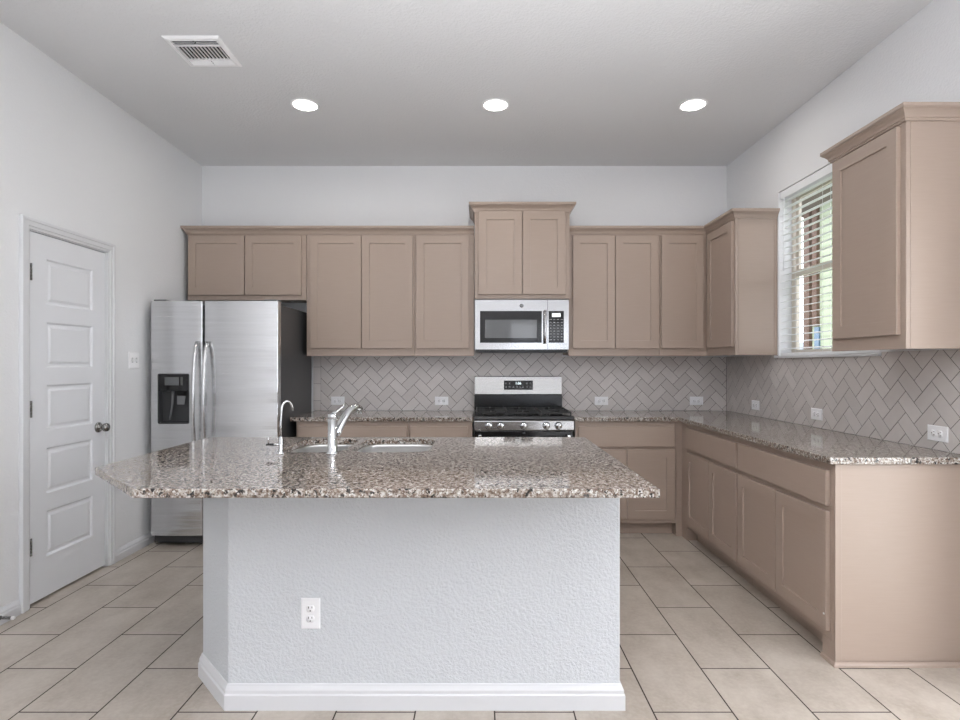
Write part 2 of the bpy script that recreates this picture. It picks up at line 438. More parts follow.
for zc_ in (1.818, 1.072, 0.324):
    h = MB()
    for k in range(5): h.tube([(XL + 0.008, L0 + 0.004, zc_ - 0.045 + k * 0.018 + 0.0008), (XL + 0.008, L0 + 0.004, zc_ - 0.045 + k * 0.018 + 0.0172)], 0.0062, 10)
    h.box(fx, fx + 0.002, L0 + 0.006, L0 + 0.028, zc_ - 0.045, zc_ + 0.045)
    obj('hinge', h, 'nickel', dr)
kn = MB().lathe([(0.001, 0.0002), (0.033, 0.0002), (0.033, 0.006), (0.028, 0.011), (0.013, 0.014), (0.0115, 0.03), (0.017, 0.034), (0.026, 0.042), (0.028, 0.052), (0.025, 0.062), (0.015, 0.068), (0.001, 0.0695)],
                lambda a, b, h: (fx + h, 3.575 + a, 0.914 + b))
obj('door_knob', kn, 'nickel', dr)

# door stop on the baseboard
ds = thing('door_stop', 'small spring door stop with white tip on the left baseboard', 'door stop', (XL + 0.016, 2.818, 0.04))
sp = []
for k in range(181):
    a = k / 180; th = a * 2 * PI * 15
    sp.append((XL + 0.019 + a * 0.058, 2.818 + 0.006 * math.cos(th), 0.04 + 0.006 * math.sin(th)))
obj('spring', MB().tube(sp, 0.0014, 6), 'nickel', ds)
obj('base', MB().lathe([(0.001, 0), (0.011, 0), (0.011, 0.003), (0.007, 0.006), (0.001, 0.006)], lambda a, b, h: (XL + 0.0163 + h, 2.818 + a, 0.04 + b), 16), 'nickel', ds)
obj('tip', MB().lathe([(0.001, 0), (0.0085, 0), (0.0095, 0.012), (0.006, 0.017), (0.001, 0.018)], lambda a, b, h: (XL + 0.075 + h, 2.818 + a, 0.04 + b), 16), 'rubber', ds)

# kitchen window, sill, blind
wn = thing('window_1', 'vinyl double-hung window behind the blind in the right wall', 'window', (XR, (WY0 + WY1) / 2, WZ0), None, 'structure')
fn = lambda u, v, d: (XR + 0.115 - d, u, v)
g = MB().ring(fn, (WY0 + 0.001, WY1 - 0.001, WZ0 + 0.001, WZ1 - 0.001), (WY0 + 0.028, WY1 - 0.028, WZ0 + 0.028, WZ1 - 0.028), -0.022, 0.022)
obj('window_frame', g, 'vinyl', wn, 0.002)
ZM = 1.965
sa = MB().ring(fn, (WY0 + 0.028, WY1 - 0.028, ZM - 0.02, WZ1 - 0.028), (WY0 + 0.058, WY1 - 0.058, ZM + 0.022, WZ1 - 0.06), -0.018, 0.0)
obj('upper_sash', sa, 'vinyl', wn)
sb = MB().ring(fn, (WY0 + 0.028, WY1 - 0.028, WZ0 + 0.028, ZM + 0.022), (WY0 + 0.058, WY1 - 0.058, WZ0 + 0.06, ZM - 0.022), 0.001, 0.020)
obj('lower_sash', sb, 'vinyl', wn)
obj('glass', MB().box(XR + 0.122, XR + 0.126, WY0 + 0.05, WY1 - 0.05, ZM + 0.02, WZ1 - 0.05), 'glass', wn)
obj('glass', MB().box(XR + 0.102, XR + 0.106, WY0 + 0.05, WY1 - 0.05, WZ0 + 0.05, ZM - 0.02), 'glass', wn)
sl = MB().prism([(XR - 0.030, WY0 - 0.024), (XR - 0.030, WY1 + 0.012), (XR - 0.0005, WY1 + 0.012), (XR - 0.0005, WY1 - 0.002), (XR + 0.09, WY1 - 0.002), (XR + 0.09, WY0 + 0.002), (XR - 0.0005, WY0 + 0.002), (XR - 0.0005, WY0 - 0.024)], 1.3605, 1.378)
obj('window_sill', sl, 'trim', wn, 0.004, 3)

bd = thing('window_blind', 'white horizontal slat blind hanging in the right wall window', 'blind', (XR + 0.05, (WY0 + WY1) / 2, 1.378))
b0, b1 = WY0 + 0.012, WY1 - 0.012
bx = XR + 0.031
obj('headrail', MB().box(bx - 0.026, bx + 0.026, b0, b1, 2.50, 2.556), 'blind', bd, 0.003)
s_ = MB()
NS = 23
for k in range(NS):
    z = 1.43 + k * (2.485 - 1.43) / (NS - 1)
    t = -0.16
    prof = [(-0.024, -0.0035 - 0.024 * t), (0, 0.0), (0.024, -0.0035 + 0.024 * t), (0.024, -0.0005 + 0.024 * t), (0, 0.0028), (-0.024, -0.0005 - 0.024 * t)]
    s_.loft([[(bx - px, y, z + pz) for px, pz in prof] for y in (b0, b1)])
obj('slats', s_, 'blind', bd)
obj('bottom_rail', MB().box(bx - 0.025, bx + 0.025, b0, b1, 1.380, 1.398), 'blind', bd, 0.003)
for y in (b0 + 0.10, (b0 + b1) / 2, b1 - 0.10):
    m = MB()
    for xo in (-0.0255, 0.0255): m.tube([(bx + xo, y, 1.396), (bx + xo, y, 2.502)], 0.0009, 6)
    obj('ladder_cord', m, 'blind', bd)
obj('tilt_wand', MB().tube([(bx - 0.031, b1 - 0.06, 2.50), (bx - 0.033, b1 - 0.06, 1.98)], 0.0035, 8), 'blind', bd)

# outdoors, seen through the blind
nh = thing('neighbor_house', 'pale neighbouring house with brown trim seen through the blind', 'house', (6.2, 7, -0.2))
obj('wall', MB().box(6.2, 9.0, 3.0, 10.62, -0.2, 4.2), 'siding', nh)
obj('corner_trim', MB().box(6.14, 6.2, 10.45, 10.63, -0.2, 4.2), 'brown_trim', nh)
obj('shutter', MB().box(6.14, 6.2, 10.22, 10.36, 2.02, 4.2), 'brown_trim', nh)
obj('window', MB().box(6.17, 6.2, 10.20, 10.34, 0.9, 2.0), 'blue_glass', nh)
obj('roof', MB().prism([(5.6, 4.2), (9.6, 4.2), (9.6, 4.35), (7.6, 5.9), (5.6, 4.35)], 2.6, 11.0, lambda a, b, h: (a, h, b)), 'roof', nh)
tag(obj('fence', MB().box(8.5, 8.56, 11.0, 18.0, -0.2, 1.9), 'fence'), 'pale fence standing beyond the neighbouring house', 'fence')
rf = MB()  # unseen pickets added outdoors to stripe the microwave's reflection
for k in range(26): rf.box(-1.6 + k * 0.22, -1.6 + k * 0.22 + 0.12, -7.62, -7.58, -0.2, 1.9)
rf.box(-1.7, 4.2, -7.66, -7.54, 1.9, 2.02).box(-1.7, 4.2, -7.58, -7.54, 0.3, 0.4)
tag(obj('added_reflection_pickets', rf, 'fence'), 'added pale pickets behind the viewer for the microwave reflection', 'fence')
tag(obj('lawn', MB().box(XR + 0.4, 30, -12, 30, -0.4, -0.2), 'grass'), 'lawn outside the right wall window', 'lawn', None, 'structure')

# ------------------------------------------------------------------ cabinets
ST = 0.062
def shaker(fn, u0, u1, v0, v1, t=0.02, st=ST):
    m = MB()
    m.plate(fn, u0, u1, v0, v1, [(0, 0.0005), (0, t - 0.0015), (0.0015, t), (st, t), (st + 0.001, t - 0.008), (st + 0.002, t - 0.008)])
    return m
def slab(fn, u0, u1, v0, v1, t=0.02):
    return MB().plate(fn, u0, u1, v0, v1, [(0, 0.0005), (0, t - 0.003), (0.003, t)])
def face_frame(fn, u0, u1, v0, v1, openings, t=0.019):
    """front frame: a plate with its openings closed by the boxes behind"""
    m = MB().plate(fn, u0, u1, v0, v1, [(0, -t), (0, -0.001), (0.001, 0)])
    return m

UB = 1.384                       # underside of the wall cabinets
YF = 4.58                        # their face
UT = 2.392
CROWN = [(-0.004, -0.012), (0.007, -0.012), (0.008, -0.003), (0.013, 0.0), (0.013, 0.005), (0.017, 0.013), (0.025, 0.023), (0.033, 0.029), (0.035, 0.031), (0.035, 0.036), (0.040, 0.036), (0.040, 0.0525), (-0.004, 0.0525)]

def upper(name, label, x0, x1, z0, z1, doors, yf=YF, group='taupe wall cabinets on the back wall'):
    t = thing(name, label, 'cabinet', ((x0 + x1) / 2, YB, z0), group)
    fn = FRONT(yf)
    obj('cabinet_box', MB().box(x0 + 0.001, x1 - 0.001, yf + 0.019, YB - 0.001, z0 + 0.012, z1), 'taupe', t)
    obj('face_frame', face_frame(fn, x0, x1, z0, z1, None), 'taupe', t)
    for u0, u1, v0, v1 in doors: obj('door', shaker(fn, u0, u1, v0, v1), 'taupe', t)
    return t
D0, D1 = 1.447, 2.364
upper('wall_cabinet', 'short two-door taupe wall cabinet above the refrigerator', -2.39, -1.42, 1.842, UT,
      [(-2.378, -1.922, 1.881, D1), (-1.914, -1.458, 1.881, D1)])
upper('wall_cabinet', 'tall two-door taupe wall cabinet right of the refrigerator', -1.417, -0.5345, UB, UT,
      [(-1.384, -0.969, D0, D1), (-0.963, -0.550, D0, D1)])
upper('wall_cabinet', 'tall single-door taupe wall cabinet left of the microwave', -0.5325, -0.047, UB, UT,
      [(-0.519, -0.09, D0, D1)])
upper('wall_cabinet', 'tall two-door taupe wall cabinet right of the microwave', 0.724, 1.467, UB, UT,
      [(0.757, 1.100, D0, D1), (1.106, 1.454, D0, D1)])
upper('wall_cabinet', 'tall single-door taupe wall cabinet in the back right corner', 1.469, 1.855, UB, UT,
      [(1.480, 1.824, D0, D1)])
rc = upper('wall_cabinet', 'raised two-door taupe wall cabinet with its own crown above the microwave', -0.043, 0.720, 1.843, 2.562,
      [(-0.012, 0.336, 1.877, 2.537), (0.342, 0.684, 1.877, 2.537)], 4.50)
obj('crown', MB().sweep([(-0.043, YB - 0.002), (-0.043, 4.50), (0.720, 4.50), (0.720, YB - 0.002)], [(o * 1.15, 2.553 + h * 1.08) for o, h in CROWN], flat, 1), 'taupe', rc)
mc = MB().sweep([(-2.39, YB - 0.002), (-2.39, YF), (-0.048, YF)], [(o, UT - 0.004 + h) for o, h in CROWN], flat, 1)
tag(obj('crown_molding', mc, 'taupe'), 'taupe crown moulding above the wall cabinets left of the microwave', 'molding')

# wall cabinets on the right wall
XS = 1.855
def upper_side(label, y0, y1, doors, corner=False):
    t = thing('wall_cabinet', label, 'cabinet', (XR, (y0 + y1) / 2, UB), 'taupe wall cabinets on the right wall')
    fn = SIDE(XS)
    x0 = XS
    obj('cabinet_box', MB().box(XS + 0.019, XR - 0.001, y0 + 0.004, y1, UB + 0.012, UT), 'taupe', t)
    obj('face_frame', MB().plate(fn, y0, y1, UB, UT, [(0, -0.0188), (0, -0.001), (0.001, 0)]), 'taupe', t)
    for u0, u1, v0, v1 in doors: obj('door', shaker(fn, u0, u1, v0, v1), 'taupe', t)
    ep = MB().box(XS + 0.022, XR - 0.001, y0 - 0.0, y0 + 0.0038, UB, UT)
    ep.box(XS + 0.0, XS + 0.019, y0 - 0.002, y0 + 0.0, UB, UT).box(XR - 0.02, XR - 0.001, y0 - 0.003, y0, UB, UT)
    obj('end_panel', ep, 'taupe', t)
    return t
upper_side('tall taupe wall cabinet on the right wall between the corner and the window', 4.07, 4.578, [(4.09, 4.53, D0, D1)])
nc = upper_side('single-door taupe wall cabinet with crown nearest the viewer, right of the window', 2.44, 2.95, [(2.468, 2.915, D0, D1)])
obj('crown', MB().sweep([(XR - 0.002, 2.95), (XS, 2.95), (XS, 2.44), (XR - 0.002, 2.44)], [(o, UT - 0.004 + h) for o, h in CROWN], flat, 1), 'taupe', nc)
mc = MB().sweep([(0.722, YF), (XS, YF), (XS, 4.07), (XR - 0.002, 4.07)], [(o, UT - 0.004 + h) for o, h in CROWN], flat, 1)
tag(obj('crown_molding', mc, 'taupe'), 'taupe crown moulding turning the corner above the right wall cabinets', 'molding')

# base cabinets, back wall
YBF = 4.29; BT = 0.880
def base(label, x0, x1, doors, drawers, foot=None):
    t = thing('base_cabinet', label, 'cabinet', ((x0 + x1) / 2, YB, 0), 'taupe base cabinets on the back wall')
    fn = FRONT(YBF)
    obj('cabinet_box', MB().box(x0 + 0.001, x1 - 0.001, YBF + 0.019, YB - 0.001, 0.10, BT), 'taupe', t)
    obj('face_frame', face_frame(fn, x0, x1, 0.10, BT, None), 'taupe', t)
    obj('toe_kick', MB().box(x0 + 0.001, x1 - 0.001, YBF + 0.075, YBF + 0.09, 0.0, 0.0995), 'taupe', t)
    for d in drawers: obj('drawer_front', slab(fn, *d), 'taupe', t)
    for d in doors: obj('door', shaker(fn, *d), 'taupe', t)
    return t
base('two-door taupe base cabinet beside the refrigerator', -1.406, -0.548, [(-1.385, -0.975, 0.136, 0.667), (-0.969, -0.562, 0.136, 0.667)], [(-1.385, -0.562, 0.686, 0.844)])
base('single-door taupe base cabinet left of the range', -0.546, -0.058, [(-0.532, -0.095, 0.136, 0.667)], [(-0.532, -0.095, 0.686, 0.844)])
bc = base('two-door taupe base cabinet right of the range', 0.728, 1.500, [(0.753, 1.118, 0.136, 0.667), (1.124, 1.487, 0.136, 0.667)], [(0.753, 1.487, 0.686, 0.844)])

# base cabinets, right wall
XBF = 1.547
def base_side(label, y0, y1, doors, drawers):
    t = thing('base_cabinet', label, 'cabinet', (XR, (y0 + y1) / 2, 0), 'taupe base cabinets on the right wall')
    fn = SIDE(XBF)
    obj('cabinet_box', MB().box(XBF + 0.019, XR - 0.001, y0 + 0.001, y1 - 0.001, 0.10, BT), 'taupe', t)
    obj('face_frame', MB().plate(fn, y0, y1, 0.10, BT, [(0, -0.0188), (0, -0.001), (0.001, 0)]), 'taupe', t)
    obj('toe_kick', MB().box(XBF + 0.075, XBF + 0.09, y0 + 0.001, y1 - 0.001, 0.0, 0.0995), 'taupe', t)
    for d in drawers: obj('drawer_front', slab(fn, *d), 'taupe', t)
    for d in doors: obj('door', shaker(fn, *d), 'taupe', t)
    return t
cc = thing('base_cabinet', 'taupe blind corner filler post where the two base cabinet runs meet', 'cabinet', (1.85, 4.55, 0))
obj('cabinet_box', MB().box(XBF + 0.02, XR - 0.001, 4.19, YB - 0.001, 0.10, BT), 'taupe', cc)
obj('corner_post', MB().prism([(1.502, YBF), (XBF, YBF), (XBF, 4.185), (XBF + 0.019, 4.185), (XBF + 0.019, YBF + 0.019), (1.502, YBF + 0.019)], 0.0, BT), 'taupe', cc)
for q in ([(1.5025, YBF + 0.0195), (1.5195, YBF + 0.0195), (1.5195, YBF + 0.09), (1.503, YBF + 0.09)], [(XBF + 0.0195, 4.185), (XBF + 0.09, 4.185), (XBF + 0.09, 4.2), (XBF + 0.0195, 4.2)]):
    obj('toe_return', MB().prism(q, 0.0, 0.0995), 'taupe', cc)
base_side('two-door taupe base cabinet on the right wall beside the corner', 3.333, 4.183, [(3.751, 4.150, 0.138, 0.665), (3.345, 3.745, 0.138, 0.665)], [(3.345, 4.150, 0.691, 0.847)])
rb = base_side('two-door taupe base cabinet with finished end panel nearest the viewer', 2.456, 3.331, [(2.899, 3.320, 0.138, 0.665), (2.474, 2.893, 0.138, 0.665)], [(2.474, 3.320, 0.691, 0.847)])
ep = MB().box(XBF + 0.03, XR - 0.001, 2.443, 2.4555, 0.0, BT)
ep.box(XBF, XBF + 0.0285, 2.438, 2.4555, 0.0, BT)
obj('end_panel', ep, 'taupe', rb, 0.001, 1)
obj('shoe_molding', MB().sweep([(XBF + 0.0, 2.53), (XBF + 0.0, 2.438), (XR - 0.001, 2.438)], [(0, 0), (0.011, 0), (0.011, 0.007), (0.008, 0.015), (0.003, 0.019), (0, 0.02)], flat, 1), 'taupe', rb)
obj('foot', MB().box(XBF + 0.0005, XBF + 0.076, 2.456, 2.53, 0.0, 0.0995), 'taupe', rb)
obj('door_bumper', MB().lathe([(0.001, 0), (0.005, 0), (0.004, 0.0025), (0.001, 0.003)], lambda a, b, h: (XBF - 0.0205 - h, 2.486 + a, 0.21 + b), 10), 'rubber', rb)

# ------------------------------------------------------------------ worktops
CT0, CT1 = 0.882, 0.912
tag(obj('countertop', MB().prism([(-1.445, YB - 0.001), (-1.445, 4.259), (-0.052, 4.259), (-0.052, YB - 0.001)], CT0, CT1), 'granite', None, 0.004, 3),
    'granite countertop between the refrigerator and the range', 'countertop')
tag(obj('countertop', MB().prism([(0.719, YB - 0.001), (0.719, 4.259), (1.515, 4.259), (1.515, 2.424), (XR - 0.001, 2.424), (XR - 0.001, YB - 0.001)], CT0, CT1), 'granite', None, 0.004, 3),
    'L-shaped granite countertop turning the corner along the right wall', 'countertop')

def rrect(x0, x1, y0, y1, r, n=8):
    out = []
    for cx, cy, a0 in ((x1 - r, y1 - r, 0), (x0 + r, y1 - r, PI / 2), (x0 + r, y0 + r, PI), (x1 - r, y0 + r, 1.5 * PI)):
        for k in range(n + 1):
            a = a0 + PI / 2 * k / n
            out.append((cx + r * math.cos(a), cy + r * math.sin(a)))
    return out
BOWLS = [(-0.935, -0.642, 2.575, 3.04), (-0.610, -0.238, 2.575, 3.04)]
IX0, IX1, IY0, IY1 = -1.508, 0.583, 1.812, 3.112
outer = [(-1.126, IY0), (IX1, IY0), (IX1, IY1), (IX0, IY1), (IX0, 2.192)]
m = MB(); es = []
for lp in [outer] + [rrect(*b, 0.10) for b in BOWLS]:
    vs = [m.b.verts.new((x, y, CT1)) for x, y in lp]
    for i in range(len(vs)): es.append(m.b.edges.new((vs[i], vs[(i + 1) % len(vs)])))
bmesh.ops.triangle_fill(m.b, use_beauty=True, use_dissolve=False, edges=es)
r = bmesh.ops.extrude_face_region(m.b, geom=list(m.b.faces))
for v in [e for e in r['geom'] if isinstance(e, bmesh.types.BMVert)]: v.co.z = CT0
tag(obj('countertop', m, 'granite', None, 0.004, 3), 'large granite island countertop with clipped front left corner and sink cutouts', 'countertop')

sk = thing('kitchen_sink', 'undermount stainless double-bowl sink set into the island countertop', 'sink', (-0.58, 2.8, 0.68))
for x0, x1, y0, y1 in BOWLS:
    e = 0.004
    lp = []
    for ins, z, rr in ((-0.018, CT0 - 0.0005, 0.118), (-e, CT0 - 0.0005, 0.104), (-e, CT0 - 0.012, 0.104), (0.006, 0.73, 0.094), (0.016, 0.705, 0.084), (0.036, 0.693, 0.064), (0.10, 0.690, 0.03)):
        lp.append([(x, y, z) for x, y in rrect(x0 + ins, x1 - ins, y0 + ins, y1 - ins, rr)])
    bw = obj('bowl', MB().loft(lp, False, True, True), 'sink_steel', sk)
    cx, cy = (x0 + x1) / 2, (y0 + y1) / 2
    obj('drain', MB().lathe([(0.001, 0.6905), (0.03, 0.6905), (0.034, 0.6925), (0.043, 0.693), (0.044, 0.6905)], lambda a, b, h: (cx + a, cy + b, h), 24), 'chrome', bw)

# ------------------------------------------------------------------ island
isl = thing('kitchen_island', 'white textured half wall island carrying the large granite countertop', 'island', (-0.3, 2.6, 0))
OW = [(0.536, 2.143), (-0.964, 2.143), (-1.172, 2.368), (-1.172, 3.08)]
IW = [(0.536, 2.263), (-0.915, 2.263), (-1.052, 2.412), (-1.052, 3.08)]
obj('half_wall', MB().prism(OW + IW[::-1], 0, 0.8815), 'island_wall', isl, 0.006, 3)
obj('baseboard', MB().sweep([(0.536, 2.266), (0.536, 2.143), (-0.964, 2.143), (-1.172, 2.368), (-1.172, 3.075)], [(o + 0.0005, h) for o, h in BP], flat, -1), 'trim', isl)
ib = MB().box(0.517, 0.536, 2.268, 3.08, 0.0, 0.8815).box(-1.05, 0.516, 3.064, 3.08, 0.10, 0.8815).box(-1.05, 0.516, 2.96, 2.975, 0.0, 0.10).box(-1.05, 0.516, 2.27, 3.063, 0.10, 0.115)
obj('cabinet_box', ib, 'taupe', isl)
bfn = lambda u, v, d: (u, 3.08 + d, v)
for u0, u1 in ((-1.03, -0.64), (-0.63, -0.24)):
    obj('door', shaker(bfn, u0, u1, 0.136, 0.844), 'taupe', isl)

# faucet
fc = thing('kitchen_faucet', 'chrome single-lever pull-out kitchen faucet between the sink bowls', 'faucet', (-0.666, 2.530, CT1))
cx, cy = -0.666, 2.530
at = lambda a, b, h: (cx + a, cy + b, CT1 + h)
obj('body', MB().lathe([(0.001, 0.0003), (0.030, 0.0003), (0.030, 0.004), (0.0235, 0.009), (0.0215, 0.014), (0.0212, 0.157), (0.001, 0.157)], at, 32), 'chrome', fc)
obj('cap', MB().lathe([(0.001, 0.1595), (0.0205, 0.1595), (0.0215, 0.162), (0.0215, 0.172), (0.019, 0.180), (0.001, 0.182)], at, 32), 'chrome', fc)
sp = []; rr = []
for k in range(17):
    a = k / 16
    t = a * 0.22
    px = 0.012 + 0.072 * a; py = 0.012 + 0.15 * a
    pz = 0.085 + 0.118 * math.sin(min(1, a * 1.08) * PI / 2 * 1.06) - (0.012 * max(0, a - 0.75) * 4 * max(0, a - 0.75) * 4)
    sp.append(at(px, py, pz)); rr.append(0.0195)
obj('spout', MB().tube(sp, rr, 16, (1.15, 0.8)), 'chrome', fc)
obj('spray_head', MB().tube([at(0.084, 0.162, 0.200), at(0.085, 0.164, 0.185), at(0.0855, 0.165, 0.166)], [0.016, 0.0155, 0.0145], 16), 'chrome', fc)
obj('lever', MB().tube([at(0.002, 0.0, 0.180), at(0.016, 0.012, 0.192), at(0.030, 0.026, 0.205), at(0.042, 0.036, 0.216), at(0.048, 0.042, 0.218)], [0.010, 0.008, 0.0068, 0.0075, 0.004], 12, (1.4, 0.7)), 'chrome', fc)

# drinking water tap
ff = thing('drinking_water_faucet', 'slim chrome gooseneck filter tap left of the sink with small side lever', 'faucet', (-0.896, 2.520, CT1))
cx2, cy2 = -0.896, 2.520
a2 = lambda a, b, h: (cx2 + a, cy2 + b, CT1 + h)
obj('body', MB().lathe([(0.001, 0.0003), (0.019, 0.0003), (0.018, 0.005), (0.0105, 0.012), (0.0085, 0.02), (0.0085, 0.072), (0.006, 0.078), (0.001, 0.078)], a2, 20), 'chrome', ff)
pts = [a2(0, 0, 0.07), a2(-0.001, 0, 0.13), a2(0.003, 0, 0.198)]
R_ = 0.026
for k in range(1, 13):
    a = PI * (1 - k / 13.5)
    q = R_ * (1 + math.cos(a))
    pts.append(a2(0.003 + q * 0.68, q * 0.75, 0.198 + R_ * 1.5 * math.sin(a)))
pts.append(a2(0.003 + R_ * 2 * 0.70, R_ * 2 * 0.78, 0.193))
obj('gooseneck', MB().tube(pts, 0.0047, 12), 'chrome', ff)
obj('lever_stem', MB().tube([a2(-0.006, 0, 0.043), a2(-0.030, 0, 0.043)], 0.006, 12), 'chrome', ff)
obj('lever_handle', MB().tube([a2(-0.028, 0, 0.043), a2(-0.066, 0, 0.0425)], [0.0052, 0.0048], 10), 'black', ff)
obj('lever_pin', MB().tube([a2(-0.056, 0, 0.046), a2(-0.056, 0, 0.082)], [0.0035, 0.003], 10), 'chrome', ff)

# ------------------------------------------------------------------ herringbone backsplash
def clip_half(poly, nx, ny, c):
    out = []
    for i in range(len(poly)):
        a, b = poly[i], poly[(i + 1) % len(poly)]
        da = nx * a[0] + ny * a[1] - c; db = nx * b[0] + ny * b[1] - c
        if da >= 0: out.append(a)
        if (da >= 0) != (db >= 0):
            t = da / (da - db); out.append((a[0] + t * (b[0] - a[0]), a[1] + t * (b[1] - a[1])))
    return out
def clip_rect(p, r):
    for nx, ny, c in ((1, 0, r[0]), (-1, 0, -r[1]), (0, 1, r[2]), (0, -1, -r[3])):
        if len(p) < 3: return []
        p = clip_half(p, nx, ny, c)
    return p if len(p) >= 3 else []
def parea(p): return 0.5 * sum(p[i][0] * p[(i + 1) % len(p)][1] - p[(i + 1) % len(p)][0] * p[i][1] for i in range(len(p)))
def inset(p, d):
    if parea(p) < 0: p = p[::-1]
    q = p
    for i in range(len(p)):
        a, b = p[i], p[(i + 1) % len(p)]
        dx, dy = b[0] - a[0], b[1] - a[1]; L = math.hypot(dx, dy)
        if L < 1e-7: continue
        nx, ny = -dy / L, dx / L
        q = clip_half(q, nx, ny, nx * a[0] + ny * a[1] + d)
        if len(q) < 3: return []
    return q
W = 0.0762
def herringbone(mb, fn, rects, px, pz, flip=1):
    k2 = 1 / math.sqrt(2)
    for i in range(-60, 61):
        for j in range(-30, 31):
            bu, bv = i + 2 * j, i - 2 * j
            for quad in (((0, 0), (2, 0), (2, 1), (0, 1)), ((0, 1), (1, 1), (1, 3), (0, 3))):
                P = []
                for u, v in quad:
                    u += bu; v += bv
                    P.append((px + flip * (u - v) * k2 * W, pz + (u + v) * k2 * W))
                Q = inset(P, 0.0014)
                for rc_ in rects:
                    R = clip_rect(Q, rc_)
                    if not R or abs(parea(R)) < 2e-5: continue
                    if parea(R) < 0: R = R[::-1]
                    S = inset(R, 0.0008) 
                    if len(S) == len(R):
                        # keep vertex order aligned
                        k0 = min(range(len(S)), key=lambda k: (S[k][0] - R[0][0]) ** 2 + (S[k][1] - R[0][1]) ** 2)
                        S = S[k0:] + S[:k0]
                        mb.loft([[fn(x, z, 0.0058) for x, z in R], [fn(x, z, 0.0072) for x, z in R], [fn(x, z, 0.008) for x, z in S]], False, True)
                    else:
                        mb.loft([[fn(x, z, 0.0058) for x, z in R], [fn(x, z, 0.008) for x, z in R]], False, True)
bsp = thing('tile_backsplash', 'grey herringbone tile backsplash along the back wall behind the range', 'backsplash', (0.35, YB, CT1))
BX0 = -1.456; z0 = CT1 + 0.001
zu = UB - 0.001
hb = MB()
fnb = FRONT(YB)
TX1 = XR - 0.0095
herringbone(hb, fnb, [(BX0 + 0.066, TX1, z0, zu), (-0.042, 0.716, zu, 1.838), (-0.046, 0.714, 0.75, z0)], 1.092, 1.085)
obj('tiles', hb, 'tile', bsp)
bn = MB()
for k in range(4):
    za = z0 + 0.0 + (k - 0) * 0.147 - 0.06 ; zb = za + 0.145
    za = max(za, z0); zb = min(zb, 1.838)
    if zb - za > 0.01: bn.plate(fnb, BX0, BX0 + 0.0645, za, min(zb, zu), [(0, 0.0015), (0, 0.0065), (0.002, 0.008)])
obj('edge_tiles', bn, 'tile', bsp)
gm = MB().box(BX0 + 0.001, XR - 0.001, YB - 0.0066, YB - 0.0005, z0, zu).box(-0.042, 0.716, YB - 0.0066, YB - 0.0005, zu, 1.838)
obj('grout', gm, 'grout', bsp)
bss = thing('tile_backsplash', 'grey herringbone tile backsplash along the right wall under the window', 'backsplash', (XR, 3.6, CT1))
fns = SIDE(XR)
hb = MB()
herringbone(hb, fns, [(2.435, YB - 0.009, z0, 1.3595), (2.435, WY0 - 0.026, 1.3595, zu), (WY1 + 0.014, YB - 0.009, 1.3595, zu)], 2.995, 1.127)
obj('tiles', hb, 'tile', bss)
gm = MB().box(XR - 0.0066, XR - 0.0005, 2.435, YB - 0.0067, z0, 1.3595).box(XR - 0.0066, XR - 0.0005, 2.435, WY0 - 0.026, 1.3595, zu).box(XR - 0.0066, XR - 0.0005, WY1 + 0.014, YB - 0.0067, 1.3595, zu)
obj('grout', gm, 'grout', bss)

# ------------------------------------------------------------------ refrigerator
fr = thing('refrigerator', 'stainless side-by-side refrigerator with water and ice dispenser', 'refrigerator', (-1.909, 4.45, 0))
FX0, FX1, FS, FZ0, FZ1 = -2.373, -1.455, -1.993, 0.084, 1.772
YD = 4.025
obj('body', MB().box(FX0 + 0.006, FX1 - 0.004, YD + 0.075, 4.85, 0.03, 1.752), 'fridge_side', fr, 0.004)
def fdoor(x0, x1, hole=None):
    """door with a slightly bowed front and rounded long edges"""
    prof = []
    n = 18
    for a in [0, 0.002, 0.005, 0.009, 0.014, 0.02] + [k / n for k in range(1, n)] + [0.98, 0.986, 0.991, 0.995, 0.998, 1]:
        x = x0 + (x1 - x0) * a
        bow = 0.010 * (1 - (2 * a - 1) ** 2)
        edge = 0.006 * max(0, 1 - min(a, 1 - a) * (x1 - x0) / 0.007) ** 2
        prof.append((x, YD + 0.010 - bow + edge))
    poly = prof + [(x1, YD + 0.068), (x0, YD + 0.068)]
    mb = MB(); mb.prism(poly, FZ0, FZ1); return mb
def cut(o, x0, x1, z0, z1, depth):
    cb = MB().prism(rrect(x0, x1, z0, z1, 0.012), YD - 0.05, YD + depth, lambda a, b, h: (a, h, b))
    c = obj('cutter', cb, 'dark'); 
    md = o.modifiers.new('cut', 'BOOLEAN'); md.object = c; md.operation = 'DIFFERENCE'; md.solver = 'EXACT'
    bpy.context.view_layer.update()
    me = bpy.data.meshes.new_from_object(o.evaluated_get(bpy.context.evaluated_depsgraph_get()))
    o.modifiers.clear(); o.data = me; bpy.data.objects.remove(c)
fd = obj('freezer_door', fdoor(FX0, FS - 0.007), 'fridge_steel', fr)
PX0, PX1, PZ0, PZ1 = -2.318, -2.090, 0.888, 1.250
cut(fd, PX0, PX1, PZ0, PZ1, 0.055)
fd2 = obj('refrigerator_door', fdoor(FS + 0.007, FX1), 'fridge_steel', fr)
for d in (fd, fd2):
    for f in d.data.polygons: f.use_smooth = False
for x, par in ((-2.030, fd), (-1.957, fd2)):
    hp = []; 
    for k in range(21):
        a = k / 20; z = 0.60 + (1.475 - 0.60) * a
        hp.append((x, YD - 0.006 - 0.062 * math.sin(PI * a) ** 0.55, z))
    obj('handle', MB().tube(hp, 0.0145, 14, (0.9, 1.0)), 'steel', par)
obj('grille', MB().box(FX0 + 0.012, FX1 - 0.012, YD + 0.035, YD + 0.07, 0.022, 0.076), 'charcoal', fr, 0.006)
